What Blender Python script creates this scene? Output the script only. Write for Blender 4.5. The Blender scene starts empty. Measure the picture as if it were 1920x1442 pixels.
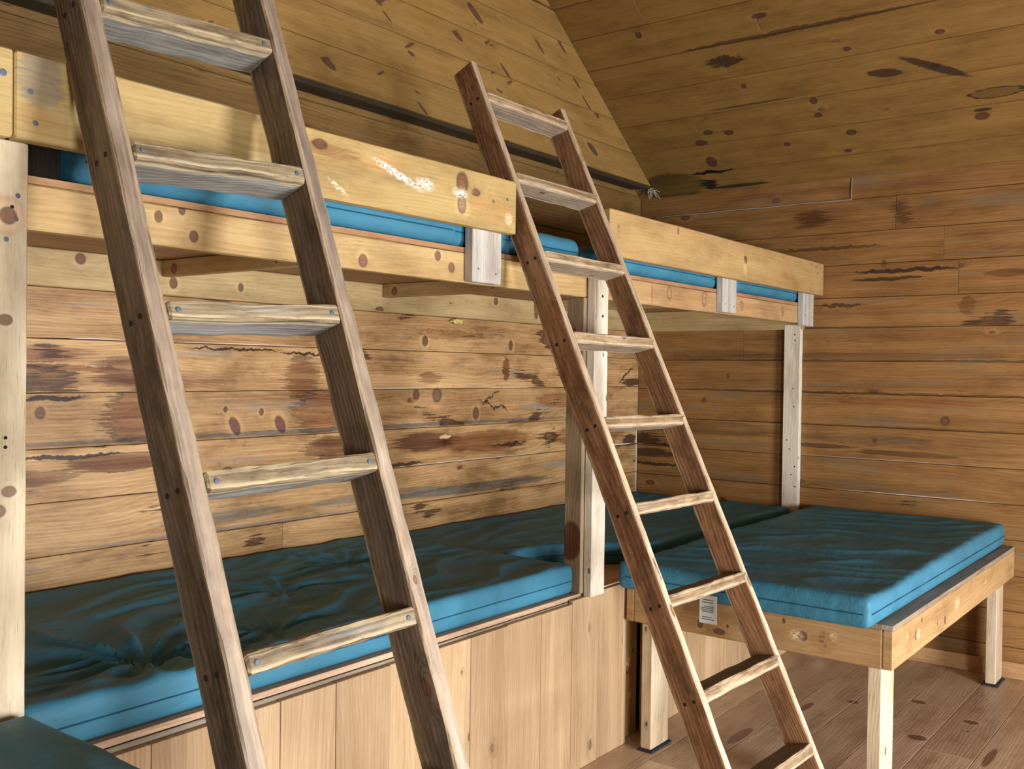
import bpy, bmesh, math, random
from mathutils import Vector, Matrix, noise as mn
R0 = random.Random(7)
SC = bpy.context.scene
COL = SC.collection

# ------------------------------------------------------------------ camera
def solve_axes(yaw, pit, rol):
    fw = Vector((math.sin(yaw)*math.cos(pit), math.cos(yaw)*math.cos(pit), math.sin(pit)))
    rt = Vector((math.cos(yaw), -math.sin(yaw), 0))
    up = rt.cross(fw)
    c, s = math.cos(rol), math.sin(rol)
    return fw, rt*c+up*s, up*c-rt*s
CAM = Vector((-5.7502, -3.3475, 1.599))
fw, rt, up = solve_axes(0.9157, -0.015, 0.0138)
cd = bpy.data.cameras.new('camera'); cd.sensor_width = 36; cd.lens = 1840.83/1920*36
cd.clip_start = 0.05
co = bpy.data.objects.new('camera', cd); COL.objects.link(co)
M = Matrix((rt, up, -fw)).transposed().to_4x4(); M.translation = CAM
co.matrix_world = M
SC.camera = co
# ------------------------------------------------------------------ light, world, exposure
SC.view_settings.view_transform = 'Standard'
SC.view_settings.look = 'None'
SC.view_settings.exposure = 0.0
SC.view_settings.gamma = 1.0
SC.view_settings.use_curve_mapping = False
w = bpy.data.worlds.new('world'); SC.world = w; w.use_nodes = True
bg = w.node_tree.nodes['Background']; bg.inputs[0].default_value = (.75, .87, 1, 1); bg.inputs[1].default_value = .25
def area(name, loc, target, sx, sy, power, col):
    l = bpy.data.lights.new(name, 'AREA'); l.shape = 'RECTANGLE'; l.size = sx; l.size_y = sy
    l.energy = power; l.color = col
    o = bpy.data.objects.new(name, l); COL.objects.link(o); o.location = loc
    o.rotation_euler = (Vector(target)-Vector(loc)).to_track_quat('-Z', 'Z').to_euler()
    return o
area('doorway_daylight', (-2.75, -5.97, .80), (-2.6, 0, .8), 1.25, 1.5, 305, (1, .995, .985))
area('window_daylight', (-5.95, -5.97, 1.05), (-4.4, 0, 1.0), 1.0, 1.1, 170, (1, .995, .985))

# ------------------------------------------------------------------ materials
class NT:
    def __init__(s, name, rough=.6):
        s.mat = bpy.data.materials.new(name); s.mat.use_nodes = True
        s.t = s.mat.node_tree; s.b = s.t.nodes['Principled BSDF']
        s.b.inputs['Roughness'].default_value = rough
    def put(s, sock, v):
        if isinstance(v, bpy.types.NodeSocket): s.t.links.new(v, sock)
        elif isinstance(v, (tuple, list)) and len(v) == 3 and sock.type == 'RGBA': sock.default_value = (*v, 1)
        else: sock.default_value = v
    def m(s, op, a, b=0.0, c=0.0, clamp=False):
        n = s.t.nodes.new('ShaderNodeMath'); n.operation = op; n.use_clamp = clamp
        s.put(n.inputs[0], a); s.put(n.inputs[1], b); s.put(n.inputs[2], c); return n.outputs[0]
    def vec(s, x, y, z=0.0):
        n = s.t.nodes.new('ShaderNodeCombineXYZ'); s.put(n.inputs[0], x); s.put(n.inputs[1], y); s.put(n.inputs[2], z); return n.outputs[0]
    def noise(s, v, sc=1.0, det=2.0, ro=.5, dim='3D'):
        n = s.t.nodes.new('ShaderNodeTexNoise'); n.noise_dimensions = dim
        s.put(n.inputs['Vector'], v); s.put(n.inputs['Scale'], sc); s.put(n.inputs['Detail'], det); s.put(n.inputs['Roughness'], ro)
        return n.outputs[0]
    def sm(s, x, a, b, lo=0.0, hi=1.0):
        n = s.t.nodes.new('ShaderNodeMapRange'); n.interpolation_type = 'SMOOTHSTEP'
        s.put(n.inputs[0], x); s.put(n.inputs[1], a); s.put(n.inputs[2], b); s.put(n.inputs[3], lo); s.put(n.inputs[4], hi); return n.outputs[0]
    def mix(s, f, a, b, mode='MIX'):
        n = s.t.nodes.new('ShaderNodeMix'); n.data_type = 'RGBA'; n.blend_type = mode
        s.put(n.inputs[0], f); s.put(n.inputs[6], a); s.put(n.inputs[7], b); return n.outputs[2]
    def uv(s, name='UVMap'):
        n = s.t.nodes.new('ShaderNodeUVMap'); n.uv_map = name
        x = s.t.nodes.new('ShaderNodeSeparateXYZ'); s.t.links.new(n.outputs[0], x.inputs[0]); return x.outputs[0], x.outputs[1]
    def attr(s, name):
        n = s.t.nodes.new('ShaderNodeAttribute'); n.attribute_name = name
        x = s.t.nodes.new('ShaderNodeSeparateXYZ'); s.t.links.new(n.outputs['Vector'], x.inputs[0]); return x.outputs
    def bump(s, h, strength, dist=.01):
        n = s.t.nodes.new('ShaderNodeBump'); n.inputs['Strength'].default_value = strength; n.inputs['Distance'].default_value = dist
        s.put(n.inputs['Height'], h); s.t.links.new(n.outputs[0], s.b.inputs['Normal'])

def wood(name, light, dark, rough=.62, contrast=1.0, knots=.4, knot_scale=3.0, grey=0.0, greycol=(.30, .28, .24), stain=0.0,
         staincol=(.06, .03, .015), vary=.22, wear=0.0, wearcol=(.5, .42, .3), bump=.25, spec=.3, marks=(), knotcol=(.10, .045, .025), faces=(), dirt=.25, grime=0.0, edges=()):
    """Sawn softwood: UV u runs along the grain in metres, v across it; attribute rnd gives each board its own offset and tone."""
    n = NT(name, rough); n.b.inputs['Specular IOR Level'].default_value = spec
    u, v = n.uv(); r = n.attr('rnd')
    ug = n.m('MULTIPLY_ADD', r[0], 37.0, u); vg = n.m('MULTIPLY_ADD', r[1], 53.0, v)
    # slow wander of the grain lines
    wob = n.noise(n.vec(n.m('MULTIPLY', ug, 1.3), n.m('MULTIPLY', vg, 5.0)), 1.0, 1.0)
    vw = n.m('MULTIPLY_ADD', wob, .05, vg)
    # knots
    kv = n.t.nodes.new('ShaderNodeTexVoronoi'); kv.voronoi_dimensions = '2D'; kv.feature = 'F1'
    n.put(kv.inputs['Vector'], n.vec(n.m('MULTIPLY', ug, 1.0), n.m('MULTIPLY', vg, 1.9))); kv.inputs['Scale'].default_value = knot_scale
    kc = n.t.nodes.new('ShaderNodeSeparateXYZ'); n.t.links.new(kv.outputs['Color'], kc.inputs[0])
    kd = n.m('ADD', kv.outputs['Distance'], n.m('MULTIPLY', n.m('SUBTRACT', n.noise(n.vec(n.m('MULTIPLY', ug, 30.), n.m('MULTIPLY', vg, 40.)), 1., 2.), .5), .05))
    kon = n.sm(kc.outputs[0], 1-knots, 1-knots+.02)
    ksz = n.m('MULTIPLY_ADD', kc.outputs[1], .075, .02)
    kcore = n.m('MULTIPLY', kon, n.sm(kd, n.m('MULTIPLY', ksz, 1.15), n.m('MULTIPLY', ksz, .75)))
    kin = n.m('MULTIPLY', kon, n.sm(kd, n.m('MULTIPLY', ksz, .8), n.m('MULTIPLY', ksz, .35)))
    khal = n.m('MULTIPLY', kon, n.sm(kd, n.m('MULTIPLY', ksz, 3.6), n.m('MULTIPLY', ksz, .9)))
    vw = n.m('MULTIPLY_ADD', khal, .035, vw)
    # growth rings and fine fibre
    ring = n.m('SINE', n.m('MULTIPLY', n.m('ADD', vw, n.m('MULTIPLY', n.noise(n.vec(n.m('MULTIPLY', ug, .9), n.m('MULTIPLY', vw, 3.)), 1., 2.), .22)), 420.))
    fib = n.noise(n.vec(n.m('MULTIPLY', ug, 2.2), n.m('MULTIPLY', vw, 140.)), 1., 4., .65)
    broad = n.noise(n.vec(n.m('MULTIPLY', ug, .7), n.m('MULTIPLY', vw, 16.)), 1., 3., .55)
    patch = n.noise(n.vec(n.m('MULTIPLY', ug, 1.7), n.m('MULTIPLY', vg, 4.)), 1., 3., .6)
    g = n.m('MULTIPLY_ADD', ring, .10*contrast, n.m('MULTIPLY_ADD', n.m('SUBTRACT', fib, .5), 1.6*contrast, n.m('MULTIPLY_ADD', n.m('SUBTRACT', broad, .5), 1.5*contrast, .44)))
    g = n.m('MULTIPLY_ADD', n.m('SUBTRACT', patch, .5), .9, g, True)
    c = n.mix(g, light, dark)
    # tone of the single board
    tone = n.m('MULTIPLY_ADD', n.m('SUBTRACT', r[2], .5), 2*vary, 1.0)
    c = n.mix(1.0, c, n.vec(tone, n.m('POWER', tone, 1.12), n.m('POWER', tone, 1.25)), 'MULTIPLY')
    pale = n.m('MULTIPLY', n.sm(kd, n.m('MULTIPLY', ksz, 3.2), n.m('MULTIPLY', ksz, 1.6)), kon)
    c = n.mix(n.m('MULTIPLY', pale, .30), c, tuple(min(1, x*1.18) for x in light))
    c = n.mix(n.m('MULTIPLY', n.m('MULTIPLY', khal, n.sm(broad, .35, .65)), .6), c, tuple(x*.7 for x in dark))
    dn = n.noise(n.vec(n.m('MULTIPLY', ug, 2.6), n.m('MULTIPLY', vg, 7.)), 1., 5., .7)
    pore = n.noise(n.vec(n.m('MULTIPLY', ug, 14.), n.m('MULTIPLY', vg, 260.)), 1., 2., .6)
    dk = n.m('SUBTRACT', 1.0, n.m('ADD', n.m('MULTIPLY', n.sm(dn, .42, .75), dirt*1.3), n.m('MULTIPLY', n.sm(pore, .60, .74), dirt*1.1)))
    c = n.mix(1.0, c, n.vec(dk, n.m('POWER', dk, 1.15), n.m('POWER', dk, 1.3)), 'MULTIPLY')
    if grime > 0:
        gm = n.noise(n.vec(n.m('MULTIPLY', ug, 7.), n.m('MULTIPLY', vg, 16.)), 1., 5., .72)
        c = n.mix(n.m('MULTIPLY', n.sm(gm, .46, .66), grime), c, tuple(x*.32 for x in dark))
    for (v0, v1, fc, ff) in faces:
        fn_ = n.noise(n.vec(n.m('MULTIPLY', ug, 3.), n.m('MULTIPLY', vg, 90.)), 1., 4., .65)
        fb_ = n.noise(n.vec(n.m('MULTIPLY', ug, 9.), n.m('MULTIPLY', vg, 25.)), 1., 3., .6)
        on = n.m('MULTIPLY', n.m('GREATER_THAN', v, v0), n.m('LESS_THAN', v, v1))
        lum = n.m('MULTIPLY_ADD', n.m('SUBTRACT', fn_, .5), 1.5, n.m('MULTIPLY_ADD', n.m('SUBTRACT', fb_, .5), 1.1, .95))
        lum = n.m('MAXIMUM', lum, .25)
        c = n.mix(n.m('MULTIPLY', on, ff), c, n.mix(1.0, fc, n.vec(lum, n.m('POWER', lum, 1.1), n.m('POWER', lum, 1.15)), 'MULTIPLY'))
    if grey > 0:
        gn = n.noise(n.vec(n.m('MULTIPLY', ug, 1.1), n.m('MULTIPLY', vg, 14.)), 1., 4., .6)
        c = n.mix(n.m('MULTIPLY', n.sm(gn, .62-.35*grey, .78-.3*grey), .85), c, greycol)
    teeth = n.m('SUBTRACT', n.noise(n.vec(n.m('MULTIPLY', u, 5.), n.m('MULTIPLY', v, 110.)), 1., 3., .6), .5)
    wav = n.m('SUBTRACT', n.noise(n.vec(n.m('MULTIPLY', u, 16.), n.m('MULTIPLY', v, 9.)), 1., 3., .65), .5)
    if stain > 0:
        sn = n.noise(n.vec(n.m('MULTIPLY', ug, 2.1), n.m('MULTIPLY', vg, 5.)), 1., 2., .5)
        sv = n.m('MULTIPLY_ADD', teeth, .30, n.m('MULTIPLY_ADD', wav, .10, sn))
        th = .78-.28*stain
        fill = n.sm(sv, th, th+.03); edge = n.m('MULTIPLY', n.sm(sv, th-.025, th), n.sm(sv, th+.06, th+.02))
        c = n.mix(n.m('MULTIPLY', fill, n.m('MULTIPLY_ADD', teeth, 1.2, .6, True)), c, n.mix(1.0, c, tuple(min(1, x*2.2/l)*q for x, l, q in zip(staincol, light, (1.3, .85, .5))), 'MULTIPLY'))
        c = n.mix(n.m('MULTIPLY', edge, .8), c, staincol)
    c = n.mix(n.m('MULTIPLY', kcore, .82), c, tuple(x*.75 for x in knotcol))
    c = n.mix(n.m('MULTIPLY', n.m('MULTIPLY', kin, .8), n.sm(fib, .35, .6)), c, tuple(min(1, x*2.0) for x in knotcol))
    for mk in marks:
        kind, cu, cv, ru, rv = mk[:5]; k = mk[5] if len(mk) > 5 else {}
        te = k.get('teeth', .0); wa = k.get('wav', .0); an = k.get('ang', 0.)
        du = n.m('SUBTRACT', u, cu); dv = n.m('SUBTRACT', v, cv)
        if te: du = n.m('MULTIPLY_ADD', teeth, te, du)
        if wa: dv = n.m('MULTIPLY_ADD', wav, wa, dv)
        if an:
            ca, sa = math.cos(an), math.sin(an)
            du, dv = n.m('MULTIPLY_ADD', dv, sa, n.m('MULTIPLY', du, ca)), n.m('MULTIPLY_ADD', du, -sa, n.m('MULTIPLY', dv, ca))
        ln = n.t.nodes.new('ShaderNodeVectorMath'); ln.operation = 'LENGTH'
        n.put(ln.inputs[0], n.vec(n.m('MULTIPLY', du, 1/ru), n.m('MULTIPLY', dv, 1/rv)))
        d = n.m('MULTIPLY_ADD', wav, .35, ln.outputs['Value'])
        if kind == 'knot':
            kcx = k.get('col', knotcol)
            c = n.mix(n.sm(d, 2.2, 1.3, 0., .4), c, tuple(min(1, x*1.15) for x in light))
            c = n.mix(n.m('MULTIPLY', n.sm(d, 2.6, .9, 0., .75), n.sm(broad, .38, .62)), c, tuple(x*.8 for x in dark))
            c = n.mix(n.sm(d, 1.18, .86, 0., .82), c, tuple(x*.75 for x in kcx))
            c = n.mix(n.m('MULTIPLY', n.sm(d, .85, .5, 0., .8), n.sm(fib, .35, .6)), c, tuple(x*2.0 for x in kcx))
        elif kind == 'stain':
            st = k.get('s', .75); cc = k.get('col', staincol); so = k.get('soft', .25)
            f = n.sm(d, 1.0, 1.0-so, 0., st)
            if max(cc) > .03 and cc[0] < light[0] and ru > .03 and rv > .02: f = n.m('MULTIPLY', f, n.m('MULTIPLY_ADD', broad, 1.6, .15, True))
            c = n.mix(f, c, n.mix(1.0, c, tuple(min(2, x/l)*q for x, l, q in zip(cc, light, ((1.35, .85, .5) if cc[0] > 1.6*cc[2] else (1., 1., 1.)))), 'MULTIPLY') if k.get('mul', 1) and max(cc) > .03 else cc)
            if k.get('edge'):
                c = n.mix(n.m('MULTIPLY', n.sm(d, 1.10, 1.0), n.sm(d, .80, .97, 0., k['edge'])), c, tuple(x*.25 for x in cc))
        elif kind == 'paint':
            sp = n.noise(n.vec(n.m('MULTIPLY', u, 60.), n.m('MULTIPLY', v, 130.)), 1., 3., .7)
            f = n.m('MULTIPLY', n.sm(d, 1.0, .2), n.sm(sp, .40, .56)); c = n.mix(f, c, k.get('col', (.78, .80, .80)))
    if wear > 0:
        wn = n.noise(n.vec(n.m('MULTIPLY', ug, 9.), n.m('MULTIPLY', vg, 45.)), 1., 4., .7)
        f = n.m('MULTIPLY', n.sm(wn, .60, .76), .5)
        for ve in edges:
            e = n.sm(n.m('ABSOLUTE', n.m('SUBTRACT', v, ve)), .010, .003)
            f = n.m('MAXIMUM', f, n.m('MULTIPLY', e, n.sm(wn, .32, .55)))
        c = n.mix(n.m('MULTIPLY', f, wear), c, wearcol)
    n.t.links.new(c, n.b.inputs['Base Color'])
    n.bump(n.m('MULTIPLY_ADD', ring, .12, n.m('ADD', fib, n.m('MULTIPLY', broad, .6))), bump, .004)
    return n.mat

def flat(name, col, rough=.5, metal=0., alpha=1., trans=0.):
    n = NT(name, rough); n.b.inputs['Base Color'].default_value = (*col, 1); n.b.inputs['Metallic'].default_value = metal
    o = n.t.nodes.new('ShaderNodeTexCoord')
    nz = n.noise(o.outputs['Object'], 60., 3., .6)
    c = n.mix(n.m('MULTIPLY', nz, .35), col, tuple(x*.55 for x in col)); n.t.links.new(c, n.b.inputs['Base Color'])
    if alpha < 1: n.b.inputs['Alpha'].default_value = alpha
    return n.mat

def fabric(name, col):
    n = NT(name, .55); n.b.inputs['Specular IOR Level'].default_value = .22
    o = n.t.nodes.new('ShaderNodeTexCoord').outputs['Object']
    big = n.noise(o, 5., 3., .6)
    c = n.mix(n.sm(big, .3, .7), tuple(x*1.08 for x in col), tuple(x*.86 for x in col))
    n.t.links.new(c, n.b.inputs['Base Color'])
    mp = n.t.nodes.new('ShaderNodeMapping'); n.t.links.new(o, mp.inputs[0]); mp.inputs['Scale'].default_value = (3, 9, 9); mp.inputs['Rotation'].default_value = (0, 0, .35)
    wr = n.noise(mp.outputs[0], 1., 4., .6)
    weave = n.noise(o, 700., 1., .5)
    n.bump(n.m('MULTIPLY_ADD', weave, .03, n.m('MULTIPLY', n.m('ABSOLUTE', n.m('SUBTRACT', wr, .5)), 1.2)), .35, .02)
    return n.mat

# ------------------------------------------------------------------ mesh helpers
class MB:
    def __init__(s): s.v = []; s.f = []; s.uv = []; s.r = []; s.mi = []
    def quad(s, idx, uvs, r, mi=0):
        s.f.append(tuple(idx)); s.uv.append(uvs); s.r.append(r); s.mi.append(mi)

def board(mb, P, L, Wd, T, length, width, thick, c=.003, n=0, jit=0., u0=0., v0=0., rnd=None, s0=0., s1=0., mi=0, seed=0, taper=1.):
    """A sawn board: P = middle of its start end, L along it, Wd across its face, T out of its face; c the eased edge."""
    P, L, Wd, T = Vector(P), Vector(L).normalized(), Vector(Wd).normalized(), Vector(T).normalized()
    rg = random.Random(seed*7919+int(abs(P.x*131+P.y*17+P.z*71)*1000))
    if rnd is None: rnd = (rg.random(), rg.random(), rg.random())
    hw, ht = width/2, thick/2; c = min(c, ht*.45, hw*.45)
    prof = [(-hw+c, ht), (hw-c, ht), (hw, ht-c), (hw, -ht+c), (hw-c, -ht), (-hw+c, -ht), (-hw, -ht+c), (-hw, ht-c)]
    per = [0.]
    for i in range(8):
        a, b = prof[i], prof[(i+1) % 8]; per.append(per[-1]+math.hypot(a[0]-b[0], a[1]-b[1]))
    n = max(1, n)
    st = [(0., 0)]+[(c+(length-2*c)*i/n, 1) for i in range(n+1)]+[(length, 0)]
    base = len(mb.v); ns = len(st); ph = rg.random()*100
    for k, (d, full) in enumerate(st):
        tp = 1+(taper-1)*d/length
        for i, (a, b) in enumerate(prof):
            if not full: a -= math.copysign(min(c, abs(a)), a); b -= math.copysign(min(c, abs(b)), b)
            a *= tp
            if jit:
                q = mn.noise(Vector((d*9+ph, i*3.7, seed))); q2 = mn.noise(Vector((d*31+ph, i*5.1+9, seed)))
                e = jit*(q+.6*q2); a += e*(1 if a > 0 else -1)*(-1); b += jit*.25*mn.noise(Vector((d*7, i*1.3+4, ph)))
            dd = d+(s0*a*(1-d/length))+(s1*a*(d/length))
            mb.v.append(P+L*dd+Wd*a+T*b)
    for k in range(ns-1):
        for i in range(8):
            j = (i+1) % 8
            ua, ub = u0+st[k][0], u0+st[k+1][0]; va, vb = v0+per[i], v0+per[i+1]
            mb.quad((base+k*8+i, base+k*8+j, base+k*8+8+j, base+k*8+8+i), [(ua, va), (ua, vb), (ub, vb), (ub, va)], rnd, mi)
    for k in (0, ns-1):
        mb.quad([base+k*8+i for i in range(8)], [(u0+st[k][0]+.15*(p[1]), v0+per[i] if False else v0+p[0]+hw) for i, p in enumerate(prof)], rnd, mi)

def bx(mb, x0, x1, y0, y1, z0, z1, axis='x', **k):
    """Axis-aligned board between two corners; axis = direction of its grain; its face is the larger side towards the room."""
    dx, dy, dz = x1-x0, y1-y0, z1-z0; cx, cy, cz = (x0+x1)/2, (y0+y1)/2, (z0+z1)/2
    if axis == 'x':
        if dz >= dy: board(mb, (x0, cy, cz), (1, 0, 0), (0, 0, 1), (0, -1, 0), dx, dz, dy, **k)
        else: board(mb, (x0, cy, cz), (1, 0, 0), (0, 1, 0), (0, 0, 1), dx, dy, dz, **k)
    elif axis == 'y':
        if dz >= dx: board(mb, (cx, y0, cz), (0, 1, 0), (0, 0, 1), (-1, 0, 0), dy, dz, dx, **k)
        else: board(mb, (cx, y0, cz), (0, 1, 0), (1, 0, 0), (0, 0, 1), dy, dx, dz, **k)
    else:
        if dx >= dy: board(mb, (cx, cy, z0), (0, 0, 1), (1, 0, 0), (0, -1, 0), dz, dx, dy, **k)
        else: board(mb, (cx, cy, z0), (0, 0, 1), (0, 1, 0), (-1, 0, 0), dz, dy, dx, **k)

ORG = {}
def link(name, mb, mats, parent=None):
    off = ORG.get(parent.name, Vector()) if parent else Vector()
    me = bpy.data.meshes.new(name)
    me.from_pydata([tuple(Vector(p)-off) for p in mb.v], [], mb.f)
    me.uv_layers.new(name='UVMap'); me.attributes.new('rnd', 'FLOAT_COLOR', 'CORNER')
    uvs = []; cs = []
    for q, r in zip(mb.uv, mb.r):
        for p in q: uvs += [p[0], p[1]]; cs += [r[0], r[1], r[2], 1.]
    me.uv_layers['UVMap'].data.foreach_set('uv', uvs); me.attributes['rnd'].data.foreach_set('color', cs)
    for m in (mats if isinstance(mats, (list, tuple)) else [mats]): me.materials.append(m)
    me.polygons.foreach_set('material_index', mb.mi)
    bm = bmesh.new(); bm.from_mesh(me); bmesh.ops.recalc_face_normals(bm, faces=bm.faces); bm.to_mesh(me); bm.free()
    o = bpy.data.objects.new(name, me); COL.objects.link(o)
    if parent: o.parent = parent
    ORG[o.name] = off
    return o
def thing(name, label, cat, loc, group=None):
    o = bpy.data.objects.new(name, None); COL.objects.link(o); o.location = loc; o.empty_display_size = .1
    ORG[o.name] = Vector(loc); o['label'] = label; o['category'] = cat
    if group: o['group'] = group
    return o
def tag(o, label, cat, group=None):
    o['label'] = label; o['category'] = cat
    if group: o['group'] = group
    return o
def struct(name, mb, mats): o = link(name, mb, mats); o['kind'] = 'structure'; return o
def part(name, mats, parent, fn):
    mb = MB(); fn(mb); return link(name, mb, mats, parent)
def disc(mb, c, nrm, r, h, seg=10):
    c, nrm = Vector(c), Vector(nrm).normalized(); a = nrm.orthogonal().normalized(); b = nrm.cross(a); k = len(mb.v)
    for z, rr in ((-.001, r), (h*.6, r), (h, r*.7)):
        for i in range(seg):
            t = 2*math.pi*i/seg; mb.v.append(c+nrm*z+(a*math.cos(t)+b*math.sin(t))*rr)
    for l in range(2):
        for i in range(seg):
            j = (i+1) % seg; mb.quad((k+l*seg+i, k+l*seg+j, k+l*seg+seg+j, k+l*seg+seg+i), [(0, 0)]*4, (0, 0, 0))
    for l in (0, 2): mb.quad([k+l*seg+i for i in range(seg)], [(0, 0)]*seg, (0, 0, 0))
def nails(parent, pts, nrm, r=.0055, mat=None):
    for p in pts: part('nail_head', mat or M_nail, parent, lambda mb: disc(mb, p, nrm, r, .0015))
def tube(mb, pts, r, seg=6, closed=False):
    pts = [Vector(p) for p in pts]; k = len(mb.v); n = len(pts)
    for i, p in enumerate(pts):
        a = pts[(i-1) % n] if (closed or i > 0) else p; b = pts[(i+1) % n] if (closed or i < n-1) else p
        d = (b-a).normalized(); s = d.cross(Vector((0, 0, 1)))
        s = s.normalized() if s.length > .05 else Vector((1, 0, 0)); t = d.cross(s)
        for j in range(seg):
            q = 2*math.pi*j/seg; mb.v.append(p+(s*math.cos(q)+t*math.sin(q))*r)
    for i in range(n if closed else n-1):
        for j in range(seg):
            a, b = k+i*seg, k+((i+1) % n)*seg; mb.quad((a+j, a+(j+1) % seg, b+(j+1) % seg, b+j), [(0, 0)]*4, (0, 0, 0))
    if not closed:
        mb.quad([k+j for j in range(seg)], [(0, 0)]*seg, (0, 0, 0)); mb.quad([k+(n-1)*seg+j for j in range(seg)], [(0, 0)]*seg, (0, 0, 0))

# ------------------------------------------------------------------ the woods of the room
BLK = (.012, .006, .005)
PUR = (.11, .04, .045)
def S(u, v, ru, rv, **k): return ('stain', u, v, ru, rv, k)  # tinted oval: stains, and also painted seam daylight and low light on ladders
def K(u, v, r, a=1.3, **k): return ('knot', u, v, r, r*a, k)
back_marks = [
    S(-4.02, 1.478, .13, .012, col=BLK, s=.95, teeth=.10, wav=.05), S(-3.72, 1.57, .16, .055, col=(.10, .045, .02), s=.85, teeth=.34, edge=.5),
    S(-3.70, 1.40, .12, .10, col=(.16, .07, .03), s=.8, teeth=.30, edge=.8), S(-3.76, 1.235, .20, .035, col=(.11, .05, .02), s=.85, teeth=.4, edge=.7),
    S(-3.95, 1.268, .22, .009, col=BLK, s=.9, teeth=.08, wav=.045), S(-2.90, 1.55, .09, .10, col=(.12, .055, .025), s=.75, teeth=.30, edge=.6),
    S(-3.25, 1.665, .26, .006, col=BLK, s=.9, teeth=.05, wav=.05), S(-2.90, 1.655, .14, .006, col=BLK, s=.9, wav=.06),
    S(-3.95, 1.58, .22, .012, col=(.15, .07, .03), s=.7, teeth=.3, wav=.04), S(-4.05, 1.63, .2, .03, col=(.2, .10, .045), s=.6, teeth=.3),
    K(-4.06, 1.425, .018, 1.2), K(-3.254, 1.35, .022, 1.9, col=PUR, ang=.5), K(-3.02, 1.35, .024, 1.7, col=PUR, ang=.5), K(-3.12, 1.405, .012), K(-3.30, 1.42, .010),
    S(-2.80, 1.40, .14, .10, col=(.22, .10, .04), s=.55, teeth=.35, edge=.7), S(-2.72, 1.235, .16, .05, col=(.10, .045, .02), s=.85, teeth=.35, edge=.6),
    K(-2.174, 1.468, .022, 1.2), K(-2.02, 1.462, .034, 1.1, col=(.13, .08, .055)), K(-1.708, 1.362, .024, 1.4), S(-1.55, 1.40, .16, .008, col=BLK, s=.85, wav=.12, ang=-.25),
    S(-1.58, 1.445, .10, .006, col=BLK, s=.8, wav=.10, ang=.4), S(-2.10, 1.23, .24, .055, col=(.075, .03, .028), s=.85, teeth=.3, edge=.3),
    S(-1.60, 1.21, .45, .065, col=(.17, .075, .03), s=.8, teeth=.3), S(-1.45, 1.60, .035, .075, col=(.09, .04, .02), s=.8, teeth=.08),
    S(-2.08, 1.55, .10, .035, col=(.14, .06, .03), s=.7, teeth=.25), S(-1.65, .965, .75, .028, col=(.22, .20, .16), s=.85, teeth=.4, wav=.02),
    S(-2.4, .985, .5, .03, col=(.25, .22, .17), s=.7, teeth=.4), S(-3.3, .985, .38, .028, col=(.26, .23, .18), s=.8, teeth=.4), K(-2.113, 1.735, .022, 1.2), K(-1.41, 1.733, .02, 1.5), S(-1.9, 1.77, .3, .03, col=(.15, .08, .04), s=.55, teeth=.3, wav=.05),
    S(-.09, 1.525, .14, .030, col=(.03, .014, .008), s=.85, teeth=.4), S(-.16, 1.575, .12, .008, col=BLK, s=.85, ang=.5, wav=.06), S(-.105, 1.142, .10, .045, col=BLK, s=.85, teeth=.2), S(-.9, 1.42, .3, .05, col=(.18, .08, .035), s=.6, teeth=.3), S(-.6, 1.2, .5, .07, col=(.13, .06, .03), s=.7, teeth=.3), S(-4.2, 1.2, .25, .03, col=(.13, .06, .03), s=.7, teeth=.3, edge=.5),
    S(-2.6, 1.316, 2.1, .011, col=(.24, .22, .19), s=.85, teeth=.5, wav=.012), S(-2.3, 1.4975, .20, .0035, col=(.95, .93, .95), s=.9, mul=0), S(-1.42, 1.4975, .22, .0035, col=(.95, .93, .95), s=.9, mul=0), S(-1.7, 1.1145, .75, .0032, col=(.95, .92, .95), s=.9, mul=0, wav=.002), S(-3.2, 1.6857, .40, .0032, col=(.95, .95, .98), s=.9, mul=0), S(-3.85, 1.6857, .12, .0035, col=(.95, .95, .98), s=.8, mul=0), S(-2.35, .9275, 1.5, .003, col=(.06, .04, .03), s=.8),  # near-white seam lines: daylight leaking through gaps, painted as colour
    S(-3.2, .935, .9, .008, col=(.3, .28, .26), s=.7, teeth=.4), S(-.25, 1.118, .2, .004, col=(.9, .88, .9), s=.9, mul=0), S(-.012, 1.0, .008, .35, col=(.75, .72, .72), s=.8, mul=0), S(-1.95, 1.245, .05, .010, col=(.7, .5, .3), s=.8, wav=.03, mul=0), S(-1.4, 1.18, .18, .01, col=BLK, s=.8, teeth=.1, wav=.06), S(-2.35, 1.125, .28, .010, col=BLK, s=.85, teeth=.1, wav=.05)]  # pale line on the seam: leaking daylight, painted too
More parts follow.
